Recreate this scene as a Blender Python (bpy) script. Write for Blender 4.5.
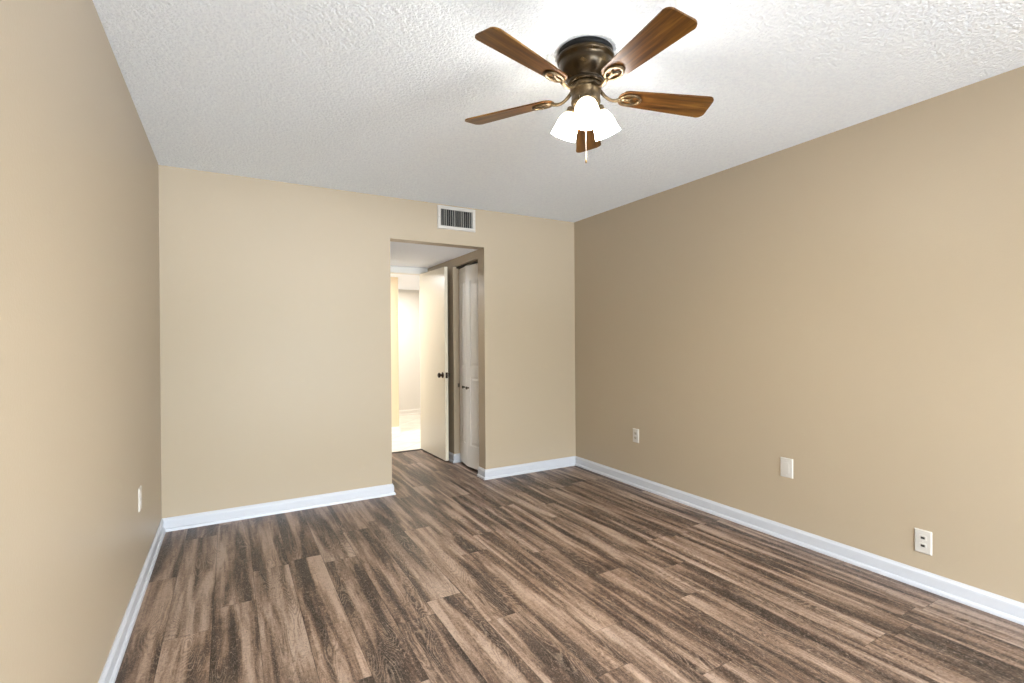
import bpy, bmesh, math
from mathutils import Vector, Matrix
R = math.radians
sc = bpy.context.scene
for o in list(bpy.data.objects): bpy.data.objects.remove(o)

# ------------------------------------------------------------------ dimensions (metres)
XL, XR, YB, YF, H = -0.4034, 3.0185, 4.0154, -2.90, 2.44      # bedroom
OX0, OX1, OZ = 1.147, 2.005, 2.10                             # opening into the entry nook
YD = 5.49                                                     # wall with the entry door
JN, JF = 4.15, 4.735                                          # closet opening along the nook's right wall
WIN = (-2.60, -1.20, 0.06, 2.08)                               # sliding window in the right wall, beside the photographer (y0, y1, z0, z1)
WIN2 = (0.00, 2.40, 0.06, 2.08)                               # window in the front wall, behind the photographer (x0, x1, z0, z1)

# ------------------------------------------------------------------ camera
cd = bpy.data.cameras.new('camera'); cam = bpy.data.objects.new('camera', cd); sc.collection.objects.link(cam)
sc.camera = cam
FPX, yaw, pitch, roll, CH = 494.8375, .5181, -.0025, -.0069, 1.2579
cd.sensor_fit = 'HORIZONTAL'; cd.sensor_width = 36.0; cd.lens = FPX * 36 / 1024
cd.clip_start = 0.02; cd.clip_end = 100
fw = Vector((math.sin(yaw)*math.cos(pitch), math.cos(yaw)*math.cos(pitch), math.sin(pitch)))
rt = Vector((math.cos(yaw), -math.sin(yaw), 0)); up = rt.cross(fw)
c_, s_ = math.cos(roll), math.sin(roll)
rt, up = c_*rt + s_*up, -s_*rt + c_*up
m = Matrix((rt, up, -fw)).transposed().to_4x4(); m.translation = (0, 0, CH)
cam.matrix_world = m

# ------------------------------------------------------------------ view, world, daylight
sc.view_settings.view_transform = 'Standard'; sc.view_settings.look = 'None'
sc.view_settings.gamma = 1.0; sc.view_settings.use_curve_mapping = False
sc.view_settings.exposure = 1.60
try: sc.cycles.use_denoising = True; sc.cycles.max_bounces = 12; sc.cycles.diffuse_bounces = 6; sc.cycles.sample_clamp_indirect = 8
except Exception: pass

SKY, TREES, GROUND, NEAR = 18.5, 3.0, 3.0, 15.0
w = bpy.data.worlds.new('daylight'); sc.world = w; w.use_nodes = True
nt = w.node_tree; nt.nodes.clear()
tc = nt.nodes.new('ShaderNodeTexCoord'); sx = nt.nodes.new('ShaderNodeSeparateXYZ')
mr = nt.nodes.new('ShaderNodeMapRange'); mr.inputs[1].default_value = -1; mr.inputs[2].default_value = 1
cr = nt.nodes.new('ShaderNodeValToRGB'); bg = nt.nodes.new('ShaderNodeBackground'); ow = nt.nodes.new('ShaderNodeOutputWorld')
e = cr.color_ramp.elements
def lin(v, c): return (v*c[0]/10, v*c[1]/10, v*c[2]/10, 1)
GC = (.86, .94, 1.0)
e[0].position = 0.0; e[0].color = lin(GROUND, GC)
e[1].position = 1.0; e[1].color = lin(SKY, (.80, .90, 1.0))
for p, col in ((.36, lin(GROUND, GC)), (.40, lin(NEAR, GC)), (.478, lin(NEAR, GC)), (.49, lin(TREES, (.9, 1, .75))), (.53, lin(TREES, (.9, 1, .75))), (.57, lin(SKY, (.84, .92, 1.0)))):
    q = e.new(p); q.color = col
bg.inputs[1].default_value = 10.0
nt.links.new(tc.outputs['Generated'], sx.inputs[0]); nt.links.new(sx.outputs[2], mr.inputs[0])
nt.links.new(mr.outputs[0], cr.inputs[0]); nt.links.new(cr.outputs[0], bg.inputs[0]); nt.links.new(bg.outputs[0], ow.inputs[0])

def light(name, kind, loc, energy, color=(1, 1, 1), **kw):
    l = bpy.data.lights.new(name, kind); l.energy = energy; l.color = color
    o = bpy.data.objects.new(name, l); sc.collection.objects.link(o); o.location = loc
    for k, v in kw.items(): setattr(l, k, v)
    return o
# window portal (only guides the sampling of the sky through the window)
for nm, loc, wid, rz in (('window_portal_side', (XR+.16, (WIN[0]+WIN[1])/2, (WIN[2]+WIN[3])/2), WIN[1]-WIN[0], 90), ('window_portal_front', ((WIN2[0]+WIN2[1])/2, YF-.16, (WIN2[2]+WIN2[3])/2), WIN2[1]-WIN2[0], 0)):
    po = light(nm, 'AREA', loc, 1, shape='RECTANGLE', size=wid, size_y=WIN[3]-WIN[2])
    po.rotation_euler = (R(90), 0, R(rz)); po.data.cycles.is_portal = True
# the hallway's own ceiling lamp
hl = light('hall_ceiling_light', 'AREA', (2.1, 7.5, 2.10), 11, (1, .96, .91), shape='DISK', size=.5)
hk = light('hall_fill_light', 'AREA', (1.0, 6.15, 2.10), 16, (.95, .97, 1), shape='DISK', size=.4)  # unseen second light, added for the bluish reflection on the open door

# ------------------------------------------------------------------ node helpers
def mat(name):
    mt = bpy.data.materials.new(name); mt.use_nodes = True
    t = mt.node_tree; b = t.nodes['Principled BSDF']
    return mt, t, b
def plain(name, col, rough=.5, metal=0, bump=0, scale=60, spec=.5):
    mt, t, b = mat(name)
    b.inputs['Base Color'].default_value = (*col, 1); b.inputs['Roughness'].default_value = rough
    b.inputs['Metallic'].default_value = metal; b.inputs['Specular IOR Level'].default_value = spec
    tcn = t.nodes.new('ShaderNodeTexCoord'); n = t.nodes.new('ShaderNodeTexNoise'); n.inputs['Scale'].default_value = scale
    n.inputs['Detail'].default_value = 3
    t.links.new(tcn.outputs['Object'], n.inputs['Vector'])
    if bump:
        bp = t.nodes.new('ShaderNodeBump'); bp.inputs['Strength'].default_value = bump; bp.inputs['Distance'].default_value = .004
        t.links.new(n.outputs['Fac'], bp.inputs['Height']); t.links.new(bp.outputs[0], b.inputs['Normal'])
    mrn = t.nodes.new('ShaderNodeMapRange'); mrn.inputs[3].default_value = max(0, rough-.06); mrn.inputs[4].default_value = min(1, rough+.06)
    t.links.new(n.outputs['Fac'], mrn.inputs[0]); t.links.new(mrn.outputs[0], b.inputs['Roughness'])
    return mt
class G:
    """tiny node-graph builder"""
    def __init__(s, t): s.t = t
    def put(s, sock, v):
        if isinstance(v, bpy.types.NodeSocket): s.t.links.new(v, sock)
        elif v is not None: sock.default_value = v
    def math(s, op, a, b=None, c=None):
        n = s.t.nodes.new('ShaderNodeMath'); n.operation = op
        for i, v in enumerate((a, b, c)): s.put(n.inputs[i], v)
        return n.outputs[0]
    def vec(s, x, y, z=0.0):
        n = s.t.nodes.new('ShaderNodeCombineXYZ')
        for i, v in enumerate((x, y, z)): s.put(n.inputs[i], v)
        return n.outputs[0]
    def noise(s, v, scale, detail=3, rough=.5, dist=0):
        n = s.t.nodes.new('ShaderNodeTexNoise'); s.put(n.inputs['Vector'], v)
        n.inputs['Scale'].default_value = scale; n.inputs['Detail'].default_value = detail
        n.inputs['Roughness'].default_value = rough; n.inputs['Distortion'].default_value = dist
        return n.outputs['Fac']
    def white(s, v):
        n = s.t.nodes.new('ShaderNodeTexWhiteNoise'); n.noise_dimensions = '3D'; s.put(n.inputs['Vector'], v)
        return n.outputs['Value']
    def ramp(s, fac, stops, interp='LINEAR'):
        n = s.t.nodes.new('ShaderNodeValToRGB'); s.put(n.inputs[0], fac); el = n.color_ramp.elements; n.color_ramp.interpolation = interp
        el[0].position, el[0].color = stops[0][0], (*stops[0][1], 1); el[1].position, el[1].color = stops[-1][0], (*stops[-1][1], 1)
        for p, cc in stops[1:-1]: q = el.new(p); q.color = (*cc, 1)
        return n.outputs[0]
    def mix(s, fac, a, b, mode='MIX'):
        n = s.t.nodes.new('ShaderNodeMix'); n.data_type = 'RGBA'; n.blend_type = mode
        s.put(n.inputs[0], fac); s.put(n.inputs[6], a); s.put(n.inputs[7], b)
        return n.outputs[2]
    def remap(s, v, a, b, c=0., d=1.):
        n = s.t.nodes.new('ShaderNodeMapRange'); s.put(n.inputs[0], v)
        for i, x in enumerate((a, b, c, d)): n.inputs[i+1].default_value = x
        return n.outputs[0]
    def xyz(s, coord='Object'):
        tcn = s.t.nodes.new('ShaderNodeTexCoord'); n = s.t.nodes.new('ShaderNodeSeparateXYZ'); s.t.links.new(tcn.outputs[coord], n.inputs[0])
        return tcn.outputs[coord], n.outputs[0], n.outputs[1], n.outputs[2]
    def bump(s, h, strength, dist):
        n = s.t.nodes.new('ShaderNodeBump'); s.put(n.inputs['Height'], h); n.inputs['Strength'].default_value = strength; n.inputs['Distance'].default_value = dist
        return n.outputs[0]

# ------------------------------------------------------------------ materials
def wall_material(name, col):
    mt, t, b = mat(name); g = G(t); v, x, y, z = g.xyz()
    n1 = g.noise(v, 1.3, 3); n2 = g.noise(v, 130, 3)
    c = g.mix(g.remap(n1, .3, .7, 0, .06), (*col, 1), (col[0]*.86, col[1]*.85, col[2]*.80, 1))
    t.links.new(c, b.inputs['Base Color']); b.inputs['Roughness'].default_value = .42; b.inputs['Specular IOR Level'].default_value = .35
    t.links.new(g.bump(n2, .10, .004), b.inputs['Normal'])
    return mt
M = {}
M['wall'] = wall_material('beige_wall_paint', (.388, .320, .234))
M['hallwall'] = wall_material('hall_wall_paint', (.74, .71, .66))
M['hallpeach'] = wall_material('hall_peach_paint', (.72, .57, .38))
M['trim'] = plain('white_trim_paint', (.48, .50, .545), .32, bump=.03)
M['halltrim'] = plain('hall_trim_paint', (.80, .77, .72), .4, bump=.02)
M['door'] = plain('cream_door_paint', (.66, .60, .48), .30, bump=.02)
M['closet'] = plain('closet_door_paint', (.72, .70, .66), .40, bump=.03)
M['casing'] = plain('casing_paint', (.66, .64, .60), .4, bump=.02)
M['plate'] = plain('white_plastic', (.52, .495, .46), .35)
M['receptacle'] = plain('ivory_plastic', (.42, .39, .33), .4)
M['dark'] = plain('dark_slot', (.015, .013, .012), .7)
M['duct_shade'] = plain('duct_shade_black', (.008, .008, .0075), .8)
M['vent'] = plain('vent_enamel', (.50, .475, .44), .4)
M['louver'] = plain('louver_enamel', (.36, .35, .32), .5)
M['dkbronze'] = plain('dark_bronze', (.035, .022, .014), .32, metal=.8)
M['black'] = plain('black_plate', (.004, .004, .0045), .6, spec=.2)
M['track'] = plain('dark_track', (.05, .04, .03), .6)
M['closetin'] = plain('closet_interior', (.20, .17, .13), .8)
M['chain'] = plain('brass_chain', (.75, .70, .58), .35, metal=.9)
M['steel'] = plain('dark_knob_metal', (.10, .09, .07), .35, metal=.9)

def mk_bronze():
    mt, t, b = mat('antique_bronze'); g = G(t); v, x, y, z = g.xyz()
    n = g.noise(v, 22, 4, .6); c = g.ramp(n, [(.3, (.014, .008, .003)), (.55, (.034, .020, .006)), (.75, (.085, .052, .016))])
    t.links.new(c, b.inputs['Base Color']); b.inputs['Metallic'].default_value = .6; b.inputs['Roughness'].default_value = .26
    return mt
M['bronze'] = mk_bronze()
def mk_brass():
    mt, t, b = mat('weathered_brass'); g = G(t); v, x, y, z = g.xyz()
    n = g.noise(v, 40, 4, .6); c = g.ramp(n, [(.3, (.05, .033, .016)), (.55, (.12, .082, .042)), (.75, (.22, .165, .09))])
    t.links.new(c, b.inputs['Base Color']); b.inputs['Metallic'].default_value = .7; b.inputs['Roughness'].default_value = .38
    return mt
M['brass'] = mk_brass()
def mk_blade():
    mt, t, b = mat('walnut_blade'); g = G(t); v, x, y, z = g.xyz()
    gv = g.vec(g.math('MULTIPLY', x, 3.0), g.math('MULTIPLY', y, 55.0), 0.0)
    gv2 = g.vec(g.math('MULTIPLY', x, 1.4), g.math('MULTIPLY', y, 11.0), 3.0)
    n1 = g.noise(gv, 1.0, 5, .6, .4); n2 = g.noise(gv2, 1.0, 3, .5, .6)
    f = g.math('ADD', g.math('MULTIPLY', n1, .55), g.math('MULTIPLY', n2, .45))
    c = g.ramp(f, [(.26, (.010, .003, .0015)), (.42, (.045, .015, .004)), (.54, (.115, .048, .009)), (.70, (.24, .12, .024))])
    t.links.new(c, b.inputs['Base Color']); b.inputs['Roughness'].default_value = .30; b.inputs['Specular IOR Level'].default_value = .30
    return mt
M['blade'] = mk_blade()
def mk_glass_shade():
    mt, t, b = mat('lit_frosted_glass'); g = G(t)
    b.inputs['Base Color'].default_value = (.95, .92, .85, 1); b.inputs['Roughness'].default_value = .4
    v, x, y, z = g.xyz()                        # the glass glows warmer and weaker at its neck, away from the bulb
    k = g.remap(z, -.238, -.271)
    t.links.new(g.mix(k, (1, .80, .48, 1), (1, .96, .90, 1)), b.inputs['Emission Color'])
    t.links.new(g.math('MULTIPLY', g.remap(k, 0, 1, .04, 1), SHADE), b.inputs['Emission Strength'])
    return mt
SHADE, BULB = 15.0, 420.0
M['shade'] = mk_glass_shade()
mt, t, b = mat('lit_bulb'); b.inputs['Emission Color'].default_value = (1, .9, .72, 1); b.inputs['Emission Strength'].default_value = BULB; M['bulb'] = mt

def mk_ceiling():
    mt, t, b = mat('popcorn_ceiling'); g = G(t); v, x, y, z = g.xyz()
    n1 = g.noise(v, 62, 4, .6, .6); n2 = g.noise(v, 150, 2, .5)
    vo = t.nodes.new('ShaderNodeTexVoronoi'); vo.inputs['Scale'].default_value = 75; t.links.new(v, vo.inputs['Vector'])
    h = g.math('ADD', g.math('MULTIPLY', n1, 1.2), g.math('MULTIPLY', n2, .5)); h = g.math('SUBTRACT', h, g.math('MULTIPLY', vo.outputs['Distance'], .5))
    t.links.new(g.bump(h, .55, .012), b.inputs['Normal'])
    c = g.mix(g.remap(n1, .35, .6), (.815, .872, .945, 1), (.875, .935, .99, 1))
    t.links.new(c, b.inputs['Base Color']); b.inputs['Roughness'].default_value = .9; b.inputs['Specular IOR Level'].default_value = .1
    return mt
M['ceiling'] = mk_ceiling()
M['ceilsmooth'] = plain('smooth_ceiling_paint', (.85, .88, .94), .8, bump=.05, scale=150)

def mk_floor():
    mt, t, b = mat('weathered_oak_planks'); g = G(t); v, x, y, z = g.xyz()
    W, L = .178, 1.22
    xs = g.math('DIVIDE', g.math('ADD', x, 10.045), W); row = g.math('FLOOR', xs); fx = g.math('FRACT', xs)
    rr = g.white(g.vec(row, 3.7, 1.1))
    ys = g.math('ADD', g.math('DIVIDE', g.math('ADD', y, 20.0), L), g.math('MULTIPLY', rr, 5.0)); pl = g.math('FLOOR', ys); fy = g.math('FRACT', ys)
    r1 = g.white(g.vec(row, pl, .5)); r2 = g.white(g.vec(row, pl, 7.5)); r3 = g.white(g.vec(row, pl, 13.5))
    ox = g.math('MULTIPLY', r2, 40.0); oy = g.math('MULTIPLY', r3, 40.0)
    # broad light / dark streaks that run along the board
    sv = g.vec(g.math('ADD', g.math('MULTIPLY', x, 16.0), ox), g.math('ADD', g.math('MULTIPLY', y, 1.15), oy), r1)
    streak = g.noise(sv, 1.0, 3, .55, .35)
    # growth rings: contour lines of a smooth stretched field
    cv = g.vec(g.math('ADD', g.math('MULTIPLY', x, 9.0), oy), g.math('ADD', g.math('MULTIPLY', y, 1.7), ox), r2)
    fld = g.noise(cv, 1.0, 1.5, .45, .25)
    ring = g.math('SINE', g.math('MULTIPLY', fld, 230.0))
    line = g.remap(ring, .25, .95)
    mask = g.remap(g.noise(g.vec(g.math('ADD', g.math('MULTIPLY', x, 8.0), ox), g.math('ADD', g.math('MULTIPLY', y, 1.6), ox), 5.0), 1.0, 2), .46, .62)
    # fine pores
    fine = g.noise(g.vec(g.math('MULTIPLY', x, 240.0), g.math('ADD', g.math('MULTIPLY', y, 26.0), ox), r1), 1.0, 3, .6)
    cross = g.noise(g.vec(g.math('MULTIPLY', x, 30.0), g.math('ADD', g.math('MULTIPLY', y, 170.0), oy), r1), 1.0, 2, .6)
    fs = g.noise(g.vec(g.math('ADD', g.math('MULTIPLY', x, 60.0), oy), g.math('ADD', g.math('MULTIPLY', y, 3.0), ox), r2), 1.0, 4, .65, .3)
    f = g.math('ADD', g.remap(streak, .34, .64, .0, .97), g.math('MULTIPLY', g.math('SUBTRACT', r1, .5), .20))
    f = g.math('ADD', f, g.math('MULTIPLY', g.math('SUBTRACT', fine, .5), .55))
    f = g.math('ADD', f, g.math('MULTIPLY', g.math('SUBTRACT', fs, .5), .55))
    f = g.math('ADD', f, g.math('MULTIPLY', g.math('SUBTRACT', cross, .5), .30))
    f = g.math('ADD', f, g.math('MULTIPLY', g.math('SUBTRACT', fx, .5), g.math('MULTIPLY', g.math('SUBTRACT', r2, .5), .5)))
    c = g.ramp(f, [(.02, (.017, .0095, .007)), (.25, (.045, .026, .0185)), (.50, (.135, .086, .061)), (.76, (.250, .178, .134)), (1.0, (.345, .262, .212))])
    c = g.mix(g.math('MULTIPLY', r3, .28), c, g.mix(1.0, c, (1.06, .90, .74, 1), 'MULTIPLY'))
    c = g.mix(g.math('MULTIPLY', g.math('MULTIPLY', line, mask), .30), c, (.40, .30, .225, 1))
    c = g.mix(g.math('MULTIPLY', g.math('MULTIPLY', g.remap(ring, -.3, -.95), mask), .35), c, (.045, .028, .020, 1))
    # limed pores: short pale and dark flecks all over the boards
    sp = g.noise(g.vec(g.math('ADD', g.math('MULTIPLY', x, 120.0), ox), g.math('ADD', g.math('MULTIPLY', y, 62.0), oy), r1), 1.0, 4, .75, 1.4)
    c = g.mix(g.remap(sp, .51, .66, 0, .40), c, (.42, .325, .26, 1))
    c = g.mix(g.remap(sp, .48, .34, 0, .50), c, (.022, .013, .010, 1))
    # joints between boards
    ex = g.math('MULTIPLY', g.math('MINIMUM', fx, g.math('SUBTRACT', 1.0, fx)), W); ey = g.math('MULTIPLY', g.math('MINIMUM', fy, g.math('SUBTRACT', 1.0, fy)), L)
    joint = g.remap(g.math('MINIMUM', ex, ey), .0004, .0018, 1, 0)
    c = g.mix(g.math('MULTIPLY', joint, .65), c, (.02, .012, .009, 1))
    t.links.new(c, b.inputs['Base Color'])
    t.links.new(g.remap(fine, .3, .7, .34, .50), b.inputs['Roughness']); b.inputs['Specular IOR Level'].default_value = .45
    h = g.math('ADD', g.math('MULTIPLY', fine, .5), g.math('MULTIPLY', g.math('MULTIPLY', line, mask), .4)); h = g.math('SUBTRACT', h, joint)
    t.links.new(g.bump(h, .18, .002), b.inputs['Normal'])
    return mt
M['floor'] = mk_floor()
def mk_tile():
    mt, t, b = mat('cream_floor_tile'); g = G(t); v, x, y, z = g.xyz()
    a = g.math('DIVIDE', g.math('ADD', g.math('ADD', x, y), 20.0), .62); bb = g.math('DIVIDE', g.math('ADD', g.math('SUBTRACT', x, y), 20.0), .62)
    fa = g.math('FRACT', a); fb = g.math('FRACT', bb)
    d = g.math('MINIMUM', g.math('MINIMUM', fa, g.math('SUBTRACT', 1.0, fa)), g.math('MINIMUM', fb, g.math('SUBTRACT', 1.0, fb)))
    j = g.remap(d, .006, .014, 1, 0); n = g.noise(v, 7, 4)
    c = g.mix(g.remap(n, .35, .7), (.72, .67, .58, 1), (.80, .76, .68, 1)); c = g.mix(g.math('MULTIPLY', j, .7), c, (.42, .36, .28, 1))
    t.links.new(c, b.inputs['Base Color']); b.inputs['Roughness'].default_value = .35
    return mt
M['tile'] = mk_tile()
def mk_pane():
    mt, t, b = mat('window_glass'); t.nodes.remove(b); out = t.nodes['Material Output']
    tr = t.nodes.new('ShaderNodeBsdfTransparent'); gl = t.nodes.new('ShaderNodeBsdfGlossy'); gl.inputs['Roughness'].default_value = .02
    mx = t.nodes.new('ShaderNodeMixShader'); mx.inputs[0].default_value = .06
    t.links.new(tr.outputs[0], mx.inputs[1]); t.links.new(gl.outputs[0], mx.inputs[2]); t.links.new(mx.outputs[0], out.inputs[0])
    return mt
M['pane'] = mk_pane()

# ------------------------------------------------------------------ mesh helpers
col = sc.collection
def obj(name, bm, m, parent=None, smooth=False, loc=None):
    me = bpy.data.meshes.new(name); bmesh.ops.recalc_face_normals(bm, faces=bm.faces); bm.to_mesh(me); bm.free()
    o = bpy.data.objects.new(name, me); col.objects.link(o)
    if m: me.materials.append(M[m])
    if parent: o.parent = parent
    if loc: o.location = loc
    if smooth:
        for p in me.polygons: p.use_smooth = True
    return o
def struct(name, bm, m, parent=None, smooth=False):
    o = obj(name, bm, m, parent, smooth)
    if not parent: o['kind'] = 'structure'
    return o
def tag(o, label, cat=None, group=None):
    o['label'] = label
    if cat: o['category'] = cat
    if group: o['group'] = group
    return o
def empty(name, loc, rot=(0, 0, 0)):
    o = bpy.data.objects.new(name, None); col.objects.link(o); o.location = loc; o.rotation_euler = rot; o.empty_display_size = .1
    return o
def box(bm, a, b, bev=0, seg=2, mtx=None):
    r = bmesh.ops.create_cube(bm, size=1.0); vs = r['verts']
    ctr = [(a[i]+b[i])/2 for i in range(3)]; s = [abs(b[i]-a[i]) for i in range(3)]
    for v in vs: v.co = Vector((v.co.x*s[0]+ctr[0], v.co.y*s[1]+ctr[1], v.co.z*s[2]+ctr[2]))
    if bev:
        es = list({e for v in vs for e in v.link_edges})
        r2 = bmesh.ops.bevel(bm, geom=es, offset=bev, segments=seg, affect='EDGES', profile=.5)
        vs = list({v for f in r2['faces'] for v in f.verts} | {v for v in vs if v.is_valid})
    if mtx is not None:
        for v in vs: v.co = mtx @ v.co
    return vs
def B(*args, **k):
    bm = bmesh.new()
    for a, b in args: box(bm, a, b, **k)
    return bm
def lathe(bm, prof, seg=40, mtx=None, closed=False):
    """prof = [(r,z)...]; open ends are capped when r == 0"""
    rings = []
    for r, z in prof:
        if r < 1e-6: rings.append([bm.verts.new((0, 0, z))])
        else: rings.append([bm.verts.new((r*math.cos(2*math.pi*i/seg), r*math.sin(2*math.pi*i/seg), z)) for i in range(seg)])
    pairs = list(zip(rings, rings[1:])) + ([(rings[-1], rings[0])] if closed else [])
    for A, Bq in pairs:
        for i in range(seg):
            j = (i+1) % seg
            if len(A) == 1 and len(Bq) == 1: continue
            if len(A) == 1: bm.faces.new((A[0], Bq[i], Bq[j]))
            elif len(Bq) == 1: bm.faces.new((A[i], A[j], Bq[0]))
            else: bm.faces.new((A[i], A[j], Bq[j], Bq[i]))
    vs = [v for rg in rings for v in rg]
    if mtx is not None:
        for v in vs: v.co = mtx @ v.co
    return vs
def tube(bm, pts, rad, seg=10, closed=False, flat=1.0):
    """rad may be a number or a list; flat squashes the section along local 'up' (world z)"""
    pts = [Vector(p) for p in pts]; n = len(pts); rings = []
    for i, p in enumerate(pts):
        if closed: d = pts[(i+1) % n] - pts[i-1]
        else: d = pts[min(i+1, n-1)] - pts[max(i-1, 0)]
        d.normalize(); ref = Vector((0, 0, 1)) if abs(d.z) < .95 else Vector((1, 0, 0))
        a = d.cross(ref).normalized(); b = a.cross(d).normalized(); r = rad[i] if isinstance(rad, (list, tuple)) else rad
        rings.append([bm.verts.new(p + a*r*math.cos(2*math.pi*k/seg) + b*r*flat*math.sin(2*math.pi*k/seg)) for k in range(seg)])
    rng = range(n) if closed else range(n-1)
    for i in rng:
        A, Bq = rings[i], rings[(i+1) % n]
        for k in range(seg): bm.faces.new((A[k], A[(k+1) % seg], Bq[(k+1) % seg], Bq[k]))
    if not closed: bm.faces.new(rings[0][::-1]); bm.faces.new(rings[-1])
def prism(bm, outline, z0, z1, bev=0):
    lo = [bm.verts.new((x, y, z0)) for x, y in outline]; hi = [bm.verts.new((x, y, z1)) for x, y in outline]
    n = len(outline); bm.faces.new(lo[::-1]); bm.faces.new(hi)
    for i in range(n): bm.faces.new((lo[i], lo[(i+1) % n], hi[(i+1) % n], hi[i]))
    if bev:
        es = [e for e in bm.edges if (e.verts[0] in lo and e.verts[1] in lo) or (e.verts[0] in hi and e.verts[1] in hi)]
        bmesh.ops.bevel(bm, geom=es, offset=bev, segments=2, affect='EDGES', profile=.5)
# baseboard with shoe moulding swept along a plan path; the room side is on the LEFT of the path direction
BBP = [(0, 0), (.024, 0), (.024, .008), (.0225, .014), (.019, .019), (.0145, .021), (.0135, .0225), (.0135, .066), (.0125, .073), (.009, .078), (.006, .083), (.004, .088), (0, .088)]
def baseboard(bm, path):
    pts = [Vector((x, y)) for x, y in path]; n = len(pts); rings = []
    for i, p in enumerate(pts):
        def nrm(a, b): d = (b-a).normalized(); return Vector((-d.y, d.x))
        if i == 0: mv = nrm(pts[0], pts[1])
        elif i == n-1: mv = nrm(pts[-2], pts[-1])
        else:
            n1, n2 = nrm(pts[i-1], p), nrm(p, pts[i+1]); mv = (n1+n2); mv = mv / (mv.dot(n1))
        rings.append([bm.verts.new((p.x + mv.x*u, p.y + mv.y*u, z)) for u, z in BBP])
    k = len(BBP)
    for A, Bq in zip(rings, rings[1:]):
        for j in range(k): bm.faces.new((A[j], A[(j+1) % k], Bq[(j+1) % k], Bq[j]))
    bm.faces.new(rings[0][::-1]); bm.faces.new(rings[-1])
    return bm

# ------------------------------------------------------------------ room shell
T = .12
struct('floor', B(((XL-T, YF-T, -.06), (XR+T, YB+T, 0)), ((OX0-.1, YB+T, -.06), (2.75, YD, 0))), 'floor')
struct('ceiling', B(((XL-T, YF-T, H), (XR+T, YB+T, H+.08))), 'ceiling')
struct('wall_left', B(((XL-T, YF-T, 0), (XL, YB+T, H))), 'wall')
struct('wall_right', B(((XR, YF-T, 0), (XR+T, WIN[0], H)), ((XR, WIN[1], 0), (XR+T, YB+T, H)), ((XR, WIN[0], WIN[3]), (XR+T, WIN[1], H)), ((XR, WIN[0], 0), (XR+T, WIN[1], WIN[2]))), 'wall')
struct('wall_back', B(((XL, YB, 0), (OX0, YB+T, H)), ((OX1, YB, 0), (XR, YB+T, H)), ((OX0, YB, OZ), (OX1, YB+T, H))), 'wall')
struct('wall_front', B(((XL, YF-T, 0), (WIN2[0], YF, H)), ((WIN2[1], YF-T, 0), (XR, YF, H)), ((WIN2[0], YF-T, WIN2[3]), (WIN2[1], YF, H)), ((WIN2[0], YF-T, 0), (WIN2[1], YF, WIN2[2]))), 'wall')
# two sliding windows beside and behind the photographer, outside the frame
def sliding_window(name, a0, a1, z0, z1, place):
    am = (a0+a1)/2; bm = bmesh.new()
    for a, b_ in (((a0, .04, z0), (a0+.05, .10, z1)), ((a1-.05, .04, z0), (a1, .10, z1)), ((a0+.05, .04, z0), (a1-.05, .10, z0+.05)), ((a0+.05, .04, z1-.05), (a1-.05, .10, z1)), ((am-.03, .04, z0+.05), (am+.03, .10, z1-.05))): box(bm, a, b_, mtx=place)
    wf = struct(name, bm, 'trim')
    obj('pane', B(((a0+.05, .068, z0+.05), (am-.03, .072, z1-.05)), ((am+.03, .068, z0+.05), (a1-.05, .072, z1-.05)), mtx=place), 'pane', wf)
sliding_window('window_1', *WIN, Matrix(((0, 1, 0, XR), (1, 0, 0, 0), (0, 0, 1, 0), (0, 0, 0, 1))))
sliding_window('window_2', *WIN2, Matrix(((1, 0, 0, 0), (0, -1, 0, YF), (0, 0, 1, 0), (0, 0, 0, 1))))
# entry nook
struct('wall_nook_left', B(((OX0-T, YB+T, 0), (OX0, YD, OZ))), 'wall')
struct('wall_nook_right', B(((OX1, YB+T, 0), (OX1+T, JN, OZ)), ((OX1, JF, 0), (OX1+T, YD, OZ)), ((OX1, JN, 2.02), (OX1+T, JF, OZ))), 'wall')
struct('ceiling_nook', B(((OX0-T, YB+T, OZ), (2.75, YD+T, OZ+.06))), 'ceilsmooth')
DX0, DX1, DZ = 1.20, 1.942, 2.03
struct('wall_nook_back', B(((OX0-T, YD, 0), (DX0-.02, YD+.11, OZ)), ((DX1+.02, YD, 0), (2.75, YD+.11, OZ)), ((DX0-.02, YD, DZ+.02), (DX1+.02, YD+.11, OZ))), 'casing')
struct('trim_1', B(((DX0-.02, YD, 0), (DX0, YD+.11, DZ)), ((DX1, YD, 0), (DX1+.02, YD+.11, DZ)), ((DX0-.02, YD, DZ), (DX1+.02, YD+.11, DZ+.02)),
                   ((DX0-.07, YD-.012, 0), (DX0-.005, YD, DZ+.06)), ((DX0-.005, YD-.012, DZ+.005), (DX1+.005, YD, DZ+.06))), 'casing')
struct('trim_2', B(((DX0, YD-.01, 0), (DX1, YD+.03, .006))), 'track')       # threshold strip
# closet behind the bifold doors
struct('wall_closet', B(((2.72, YB+T, 0), (2.75, YD, OZ)), ((OX1+T, YB+T, 0), (2.72, YB+T+.01, OZ)), ((OX1+T, 5.2, 0), (2.72, 5.22, OZ))), 'closetin')
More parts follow.
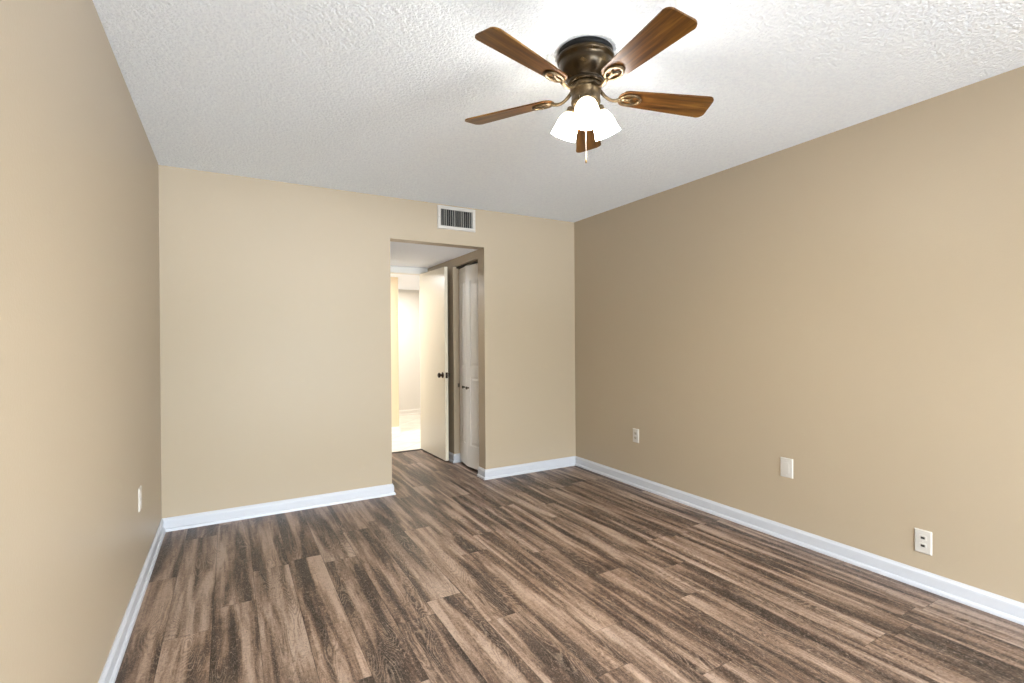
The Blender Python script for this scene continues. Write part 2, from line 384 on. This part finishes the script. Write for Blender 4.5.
# hallway beyond the door
struct('floor_hall', B(((.2, YD, -.06), (3.9, 8.35, 0)),), 'tile')
struct('ceiling_hall', B(((.2, YD+.11, 2.13), (3.9, 8.35, 2.19))), 'ceilsmooth')
struct('wall_hall_back', B(((.2, 8.22, 0), (3.9, 8.35, 2.13))), 'hallwall')
struct('trim_3', B(((.2, 8.195, 2.085), (3.9, 8.22, 2.13)),), 'casing')
struct('wall_hall_left', B(((.1, YD, 0), (.2, 8.35, 2.19))), 'hallwall')
struct('wall_hall_right', B(((3.9, YD, 0), (4.0, 8.35, 2.19)), ((2.75, YD, 0), (3.9, YD+.11, 2.19)), ((.2, YD, 0), (OX0-T, YD+.11, 2.19))), 'hallwall')
struct('wall_hall_stub', B(((.9, 6.66, 0), (2.006, 6.80, 2.13))), 'hallpeach')
# baseboards
bm = bmesh.new(); baseboard(bm, [(XL, YB), (XL, YF)]); struct('baseboard_left', bm, 'trim')
bm = bmesh.new(); baseboard(bm, [(OX0, YB+T*2), (OX0, YB), (XL, YB)][::1]); struct('baseboard_back_left', bm, 'trim')
bm = bmesh.new(); baseboard(bm, [(XR, YB), (OX1, YB), (OX1, JN)]); struct('baseboard_back_right', bm, 'trim')
bm = bmesh.new(); baseboard(bm, [(XR, WIN[1]+.02), (XR, YB)]); struct('baseboard_right', bm, 'trim')
bm = bmesh.new(); baseboard(bm, [(OX1+.075, JF), (OX1, JF), (OX1, YD)]); struct('baseboard_nook', bm, 'trim')
bm = bmesh.new(); baseboard(bm, [(2.006, 6.80), (2.006, 6.66), (.9, 6.66)]); struct('baseboard_hall_stub', bm, 'halltrim')
bm = bmesh.new(); baseboard(bm, [(3.9, 8.22), (.2, 8.22)]); struct('baseboard_hall_back', bm, 'halltrim')
# ------------------------------------------------------------------ entry door (open against the nook's right wall)
HX, HY = 1.901, 5.470; NX, NY = 1.925, 4.775
ang = math.atan2(NY-HY, NX-HX); DL = math.hypot(NX-HX, NY-HY)
d1 = empty('door_1', (HX, HY, 0), (0, 0, ang)); d1['kind'] = 'structure'
tag(d1, 'flush cream entry door standing open into the nook', 'door')
# local: x along the leaf from the hinge, +y = the face behind (towards the right wall)
bm = bmesh.new(); box(bm, (0, 0, .018), (DL, .035, 2.022), bev=.0015); obj('door_leaf', bm, 'door', d1)
def door_knob(side):
    bm = bmesh.new(); s = -1 if side < 0 else 1; y0 = 0 if side < 0 else .035
    mt_ = Matrix.Translation((DL-.062, y0, .90)) @ Matrix.Rotation(R(90 if s < 0 else -90), 4, 'X')
    lathe(bm, [(0, 0), (.031, 0), (.031, .004), (.026, .008), (.012, .010), (.010, .020), (.013, .025), (.023, .029), (.027, .038), (.025, .047), (.016, .052), (0, .053)] if s < 0 else
              [(0, 0), (.031, 0), (.031, .004), (.026, .007), (.012, .009), (.011, .014), (.022, .018), (.026, .026), (.022, .034), (0, .037)], 24, mt_)
    return obj('door_knob', bm, 'dkbronze', d1, True)
tag(door_knob(-1), 'dark bronze door knob'); tag(door_knob(1), 'dark bronze door knob')
tag(obj('latch_plate', B(((DL, .005, .87), (DL+.002, .030, .93)), ((DL+.002, .011, .892), (DL+.010, .024, .908))), 'dkbronze', d1), 'dark latch plate on the door edge')

# ------------------------------------------------------------------ bifold closet door
d2 = empty('door_2', (OX1+.06, (JN+JF)/2, 0)); d2['kind'] = 'structure'
tag(d2, 'off white two leaf folding closet door, slightly ajar', 'door')
FOLD = (2.022, 4.455)
def leaf(p0, p1, knob_at, knob_side):
    """flat panel door leaf from p0 to p1 (plan points); moulded panels on the nook side"""
    p0, p1 = Vector(p0), Vector(p1); d = p1-p0; Lf = d.length; a = math.atan2(d.y, d.x)
    base = Matrix.Translation((p0.x, p0.y, 0)) @ Matrix.Rotation(a, 4, 'Z')
    inv = Matrix.Translation(d2.location).inverted()
    bm = bmesh.new(); xf = inv @ base
    f, th = 1, .030                                              # visible face at local y = 0 .. back at -th / +th
    s = 1 if (Matrix.Rotation(a, 3, 'Z') @ Vector((0, 1, 0))).x > 0 else -1   # thickness away from the nook
    st = .062
    Z0, Z1 = .022, 1.993; rails = [(Z0, .235), (.905, 1.005), (1.84, Z1)]
    box(bm, (0, s*.008, Z0), (Lf, s*th, Z1), mtx=xf)             # backing (bottom of the recesses)
    for za, zb in rails: box(bm, (st, 0, za), (Lf-st, s*.008, zb), mtx=xf)
    box(bm, (0, 0, Z0), (st, s*.008, Z1), mtx=xf); box(bm, (Lf-st, 0, Z0), (Lf, s*.008, Z1), mtx=xf)
    o = obj('door_leaf', bm, 'closet', d2)
    for za, zb in ((.235, .905), (1.005, 1.84)):                 # raised field with sloping border
        bm = bmesh.new(); q = []
        for (ins, dep) in ((.012, .0078), (.034, .0015)):
            q.append([bm.verts.new(xf @ Vector((x, s*dep, z))) for x, z in ((st+ins, za+ins), (Lf-st-ins, za+ins), (Lf-st-ins, zb-ins), (st+ins, zb-ins))])
        for i in range(4): bm.faces.new((q[0][i], q[0][(i+1) % 4], q[1][(i+1) % 4], q[1][i]))
        bm.faces.new(q[1]); bm.faces.new(q[0][::-1])
        obj('panel', bm, 'closet', o)
    bm = bmesh.new()
    lathe(bm, [(0, 0), (.010, 0), (.007, .004), (.006, .012), (.013, .017), (.016, .023), (.012, .029), (0, .031)], 20,
          xf @ Matrix.Translation((knob_at, 0, .795)) @ Matrix.Rotation(R(90 if s > 0 else -90), 4, 'X'))
    tag(obj('knob', bm, 'steel', o, True), 'small dark closet knob')
    return o
l_far = leaf((2.066, JF-.012), FOLD, .292-.085, 1)
l_near = leaf((FOLD[0], FOLD[1]-.004), (2.058, JN+.012), .032, 1)
tr = obj('track', B(((OX1+.035, JN+.002, 2.004), (OX1+.065, JF-.002, 2.020))), 'track', d2); tr.matrix_parent_inverse = Matrix.Translation(d2.location).inverted()
tg = obj('pivot_bracket', B(((OX1+.045, JF-.008, .775), (OX1+.062, JF-.0005, .815))), 'steel', d2); tg.matrix_parent_inverse = Matrix.Translation(d2.location).inverted()

# ------------------------------------------------------------------ air vent over the opening
vx0, vx1, vz0, vz1 = 1.557, 1.917, 2.226, 2.428
vt = empty('air_vent', ((vx0+vx1)/2, YB, (vz0+vz1)/2)); tag(vt, 'white metal air vent grille high on the back wall above the opening', 'vent')
hw, hh, fr = (vx1-vx0)/2, (vz1-vz0)/2, .030
bm = bmesh.new()
def bevel_frame(bm, hw, hh, fr, th):
    q = []
    for (x, z, y) in ((hw, hh, 0), (hw, hh, -.004), (hw-.006, hh-.006, -th), (hw-fr+.004, hh-fr+.004, -th), (hw-fr, hh-fr, -th+.004), (hw-fr, hh-fr, 0)):
        q.append([bm.verts.new((sx_*x, y, sz_*z)) for sx_, sz_ in ((-1, -1), (1, -1), (1, 1), (-1, 1))])
    for A, Bq in zip(q, q[1:] + q[:1]):
        for i in range(4): bm.faces.new((A[i], A[(i+1) % 4], Bq[(i+1) % 4], Bq[i]))
bevel_frame(bm, hw, hh, fr, .012); obj('frame', bm, 'vent', vt)
obj('duct_shade', B(((-hw+fr-.004, -.0015, -hh+fr-.004), (hw-fr+.004, -.0003, hh-fr+.004))), 'duct_shade', vt)  # flat black sheet on the wall, painted as the shade inside the duct
bm = bmesh.new(); n = 15
for i in range(n):
    x = -hw+fr + (i+.5)*(2*(hw-fr))/n
    box(bm, (-.0008, -.0045, -hh+fr), (.0008, .0045, hh-fr), mtx=Matrix.Translation((x, -.0085, 0)) @ Matrix.Rotation(R((-35, 20, 35, -10)[i % 4]), 4, 'Z'))
obj('vertical_louvers', bm, 'louver', vt)
bm = bmesh.new()
for i in range(6):
    z = -hh+fr + (i+.5)*(2*(hh-fr))/6; box(bm, (-hw+fr, -.0035, z-.002), (hw-fr, -.002, z+.002))
obj('horizontal_louvers', bm, 'duct_shade', vt)  # rear bars take the same black, shade put into their colour
for sx_ in (-1, 1):
    bm = bmesh.new(); lathe(bm, [(0, -.001), (.004, 0), (.003, .0015), (0, .002)], 12, Matrix.Translation((sx_*(hw-.014), -.012, 0)) @ Matrix.Rotation(R(90), 4, 'X')); obj('screw', bm, 'louver', vt, True)

# ------------------------------------------------------------------ wall plates (local: x = width, z = height, -y = out of the wall)
def plate_mesh(w, h, holes=()):
    bm = bmesh.new(); q = []
    for (x, z, y) in ((w, h, 0), (w, h, -.002), (w-.004, h-.004, -.006)):
        q.append([bm.verts.new((sx_*x, y, sz_*z)) for sx_, sz_ in ((-1, -1), (1, -1), (1, 1), (-1, 1))])
    for A, Bq in zip(q, q[1:]):
        for i in range(4): bm.faces.new((A[i], A[(i+1) % 4], Bq[(i+1) % 4], Bq[i]))
    bm.faces.new(q[-1]); bm.faces.new(q[0][::-1])
    return bm
def screw(root, z):
    bm = bmesh.new(); lathe(bm, [(0, 0), (.0032, 0), (.0028, .0012), (0, .0016)], 12, Matrix.Translation((0, -.006, z)) @ Matrix.Rotation(R(90), 4, 'X')); obj('screw', bm, 'plate', root, True)
def outlet(loc, label, recmat, bold):
    o = empty('wall_outlet', loc, (0, 0, R(-90))); tag(o, label, 'outlet', 'outlets on the right wall')
    obj('cover_plate', plate_mesh(.036, .0585), 'plate', o)
    for s in (-1, 1):
        bm = bmesh.new(); pts = []
        for k in range(28):
            a = 2*math.pi*k/28; pts.append((max(-.0165, min(.0165, .0175*math.cos(a)*1.1)), max(-.0135, min(.0135, .0155*math.sin(a)))))
        lo = [bm.verts.new((x, -.006, z + s*.0195)) for x, z in pts]; hi = [bm.verts.new((x*.94, -.0082, z*.94 + s*.0195)) for x, z in pts]
        for i in range(28): bm.faces.new((lo[i], lo[(i+1) % 28], hi[(i+1) % 28], hi[i]))
        bm.faces.new(hi); bm.faces.new(lo[::-1]); rc = obj('receptacle', bm, recmat, o)
        bm = bmesh.new(); zc = s*.0195; y = -.0082; k = 1.0
        if bold: box(bm, (-.0085, y-.0004, zc-.0055), (.0085, y, zc+.0055), bev=.0004)
        else:
            box(bm, (-.0075, y-.0004, zc-.001), (-.0052, y, zc+.0065)); box(bm, (.0052, y-.0004, zc-.001), (.0072, y, zc+.0055)); box(bm, (-.0022, y-.0004, zc-.0085), (.0022, y, zc-.004))
        obj('socket_slots', bm, 'dark', rc)
    screw(o, 0)
    return o
outlet((XR, 3.160, .434), 'ivory duplex outlet on the right wall nearest the back corner', 'receptacle', False)
outlet((XR, 1.137, .233), 'white outlet with two dark sockets low on the right wall above the baseboard', 'plate', True)
bp = empty('blank_wall_plate', (XR, 1.837, .450), (0, 0, R(-90))); tag(bp, 'blank white wall plate between the two outlets on the right wall', 'wall plate')
obj('cover_plate', plate_mesh(.040, .0605), 'plate', bp)
obj('insert', B(((-.0165, -.0078, -.0335), (.0165, -.006, .0335)), bev=.0008), 'plate', bp); screw(bp, .0465); screw(bp, -.0465)
lp = empty('wall_plate', (XL, 3.112, .469), (0, 0, R(90))); tag(lp, 'pale plastic wall plate low on the left wall near the corner', 'wall plate')
obj('cover_plate', plate_mesh(.036, .0585), 'plate', lp)
for s in (-1, 1):
    bm = bmesh.new(); lathe(bm, [(0, 0), (.0165, 0), (.0155, .002), (0, .002)], 24, Matrix.Translation((0, -.006, s*.0195)) @ Matrix.Rotation(R(90), 4, 'X')); obj('receptacle', bm, 'plate', lp)
screw(lp, 0)

# ------------------------------------------------------------------ ceiling fan
FC = (1.278, 1.616, H)
fan = empty('ceiling_fan', FC); tag(fan, 'bronze ceiling fan with five wooden blades and three lit frosted glass shades', 'ceiling fan')
bm = bmesh.new(); lathe(bm, [(0, 0), (.108, 0), (.112, -.004), (.112, -.020), (.104, -.024), (0, -.024)], 56); obj('canopy_plate', bm, 'black', fan, True)
bm = bmesh.new(); lathe(bm, [(0.0, -0.022), (0.105, -0.022), (0.1146, -0.0256), (0.1175, -0.0319), (0.1156, -0.04), (0.1108, -0.0445), (0.107, -0.049), (0.106, -0.0616), (0.1022, -0.0778), (0.0945, -0.094), (0.084, -0.1084), (0.0735, -0.1192), (0.0697, -0.1228), (0.0735, -0.1264), (0.0745, -0.1327), (0.0669, -0.1372), (0.0, -0.1372)], 64); obj('motor_housing', bm, 'bronze', fan, True)
bm = bmesh.new(); lathe(bm, [(0, -0.137), (0.058, -0.137), (0.064, -0.141), (0.064, -0.152), (0.058, -0.156), (0, -0.156)], 48); obj('flywheel', bm, 'brass', fan, True)
bm = bmesh.new(); lathe(bm, [(0, -0.155), (0.056, -0.155), (0.063, -0.159), (0.063, -0.165), (0.059, -0.168), (0.058, -0.2), (0.06, -0.204), (0.06, -0.21), (0.053, -0.22), (0.04, -0.232), (0.03, -0.244), (0.018, -0.256), (0, -0.26)], 48)
obj('switch_housing', bm, 'brass', fan, True)
# blades: outline in the blade's own frame, x = distance from the axis
def blade_outline():
    pts = []
    def w(x): return .039 + (.0625-.039)*((x-.150)/(.530-.150))**.9
    for k in range(13):                                          # rounded root
        a = math.pi/2 + math.pi*k/12; pts.append((.168 + .032*math.cos(a), .0405*math.sin(a)))
    for x in (.22, .30, .38, .44, .48): pts.append((x, -w(x)))
    for k in range(9):                                           # tip corner, lower side
        a = -math.pi/2 + (math.pi/2-.12)*k/8; pts.append((.498 + .026*math.cos(a), -.036 + .026*math.sin(a)))
    for k in range(9):
        a = .12 + (math.pi/2-.12)*k/8; pts.append((.502 + .028*math.cos(a), .034 + .028*math.sin(a)))
    for x in (.48, .44, .38, .30, .22): pts.append((x, w(x)))
    return pts
PITCH, ZB = R(-12), -.172
def blade_geo(bm_fn):
    return bm_fn
def build_blade(az, dz, rscale=1.0):
    rot = (0, 0, az)
    bm = bmesh.new(); prism(bm, blade_outline(), -.003, .003, bev=.0012)
    tilt = Matrix.Translation((0, 0, ZB)) @ Matrix.Rotation(dz, 4, 'Y') @ Matrix.Rotation(PITCH, 4, 'X')
    for v in bm.verts: v.co = tilt @ Vector((v.co.x*1.052, v.co.y*1.06, v.co.z))
    # keep the material's own coordinates along the blade: the mesh stays in the blade frame, the object turns
    o = obj('blade', bm, 'blade', fan); o.rotation_euler = rot
    bm = bmesh.new()
    ring = [(.193 + .043*math.cos(2*math.pi*k/36), .0285*math.sin(2*math.pi*k/36), -.0075) for k in range(36)]
    tube(bm, ring, .0062, 10, closed=True, flat=.8)
    tube(bm, [(.150, 0, -.0075), (.172, 0, -.0085), (.190, .003, -.0085), (.205, .011, -.0085), (.216, .012, -.0080)], [.0085, .0075, .006, .0055, .004], 10, flat=.6)
    tube(bm, [(.172, 0, -.0085), (.186, -.005, -.0085), (.200, -.012, -.0085)], [.006, .0055, .004], 10, flat=.6)
    for v in bm.verts: v.co = tilt @ v.co
    p = tilt @ Vector((.152, 0, -.0075))
    pts = []
    for k in range(12):
        u = k/11; x = .055 + (p.x-.055)*u
        z = -.147 + (p.z+.147)*u - .022*math.sin(math.pi*u)
        pts.append((x, p.y*u, z))
    tube(bm, pts, [.010-.0025*math.sin(math.pi*k/11) for k in range(12)], 12, flat=.8)
    br = obj('blade_bracket', bm, 'brass', fan, True); br.rotation_euler = rot
    for sx_, sy_ in ((.168, .012), (.168, -.012), (.224, 0)):
        bm = bmesh.new(); lathe(bm, [(0, 0), (.0045, 0), (.004, -.002), (0, -.003)], 10, tilt @ Matrix.Translation((sx_, sy_, -.0028))); obj('screw', bm, 'dkbronze', br, True)
    return o
BLADES = [(-94.8, .5), (-19.0, 1.3), (50.3, 2.0), (123.5, .4), (194.2, -2.2)]   # the real blades are not perfectly level either
for az, droop in BLADES: build_blade(R(az), R(droop))
# light kit
for az in (-126, -6, 114):
    a = R(az); arm = bmesh.new()
    tube(arm, [(0.03, 0, -0.21), (0.045, 0, -0.212), (0.058, 0, -0.217), (0.064, 0, -0.226)], [.012, .011, .012, .014], 14)
    tl = Matrix.Translation((.058, 0, -.216)) @ Matrix.Rotation(R(180-25), 4, 'Y')     # local +z = along the shade axis, outwards and down
    lathe(arm, [(0, -.004), (.018, -.004), (.024, .002), (.025, .022), (.023, .026), (0, .026)], 32, tl)
    so = obj('shade_holder', arm, 'brass', fan, True); so.rotation_euler = (0, 0, a)
    bm = bmesh.new(); pr_ = [(.0245, .018), (.031, .026), (.039, .040), (.044, .058), (.047, .078), (.050, .098), (.053, .112), (.055, .118)]
    full = pr_ + [(r-.003, z) for r, z in pr_[::-1]]
    lathe(bm, full, 40, tl, closed=True); sh = obj('lamp_shade', bm, 'shade', fan, True); sh.rotation_euler = (0, 0, a)
    bm = bmesh.new(); lathe(bm, [(0, .022), (.012, .022), (.013, .040), (.022, .058), (.027, .075), (.025, .090), (.014, .101), (0, .105)], 24, tl)
    bu = obj('bulb', bm, 'bulb', sh, True)
# pull chains
def chain(x, y, z0, z1):
    bm = bmesh.new(); n = int((z0-z1)/.006)
    tube(bm, [(x, y, z0), (x, y, z1)], .0006, 6)
    for i in range(n): bmesh.ops.create_icosphere(bm, subdivisions=1, radius=.0014, matrix=Matrix.Translation((x, y, z0-(i+.5)*.006)))
    c = obj('pull_chain', bm, 'chain', fan, True)
    bm = bmesh.new(); lathe(bm, [(0, .004), (.002, .003), (.003, -.004), (.0045, -.014), (.003, -.019), (0, -.020)], 14, Matrix.Translation((x, y, z1))); obj('fob', bm, 'brass', c, True)
chain(.008, .010, -.256, -.432)
chain(-.055, -.030, -.203, -.305)
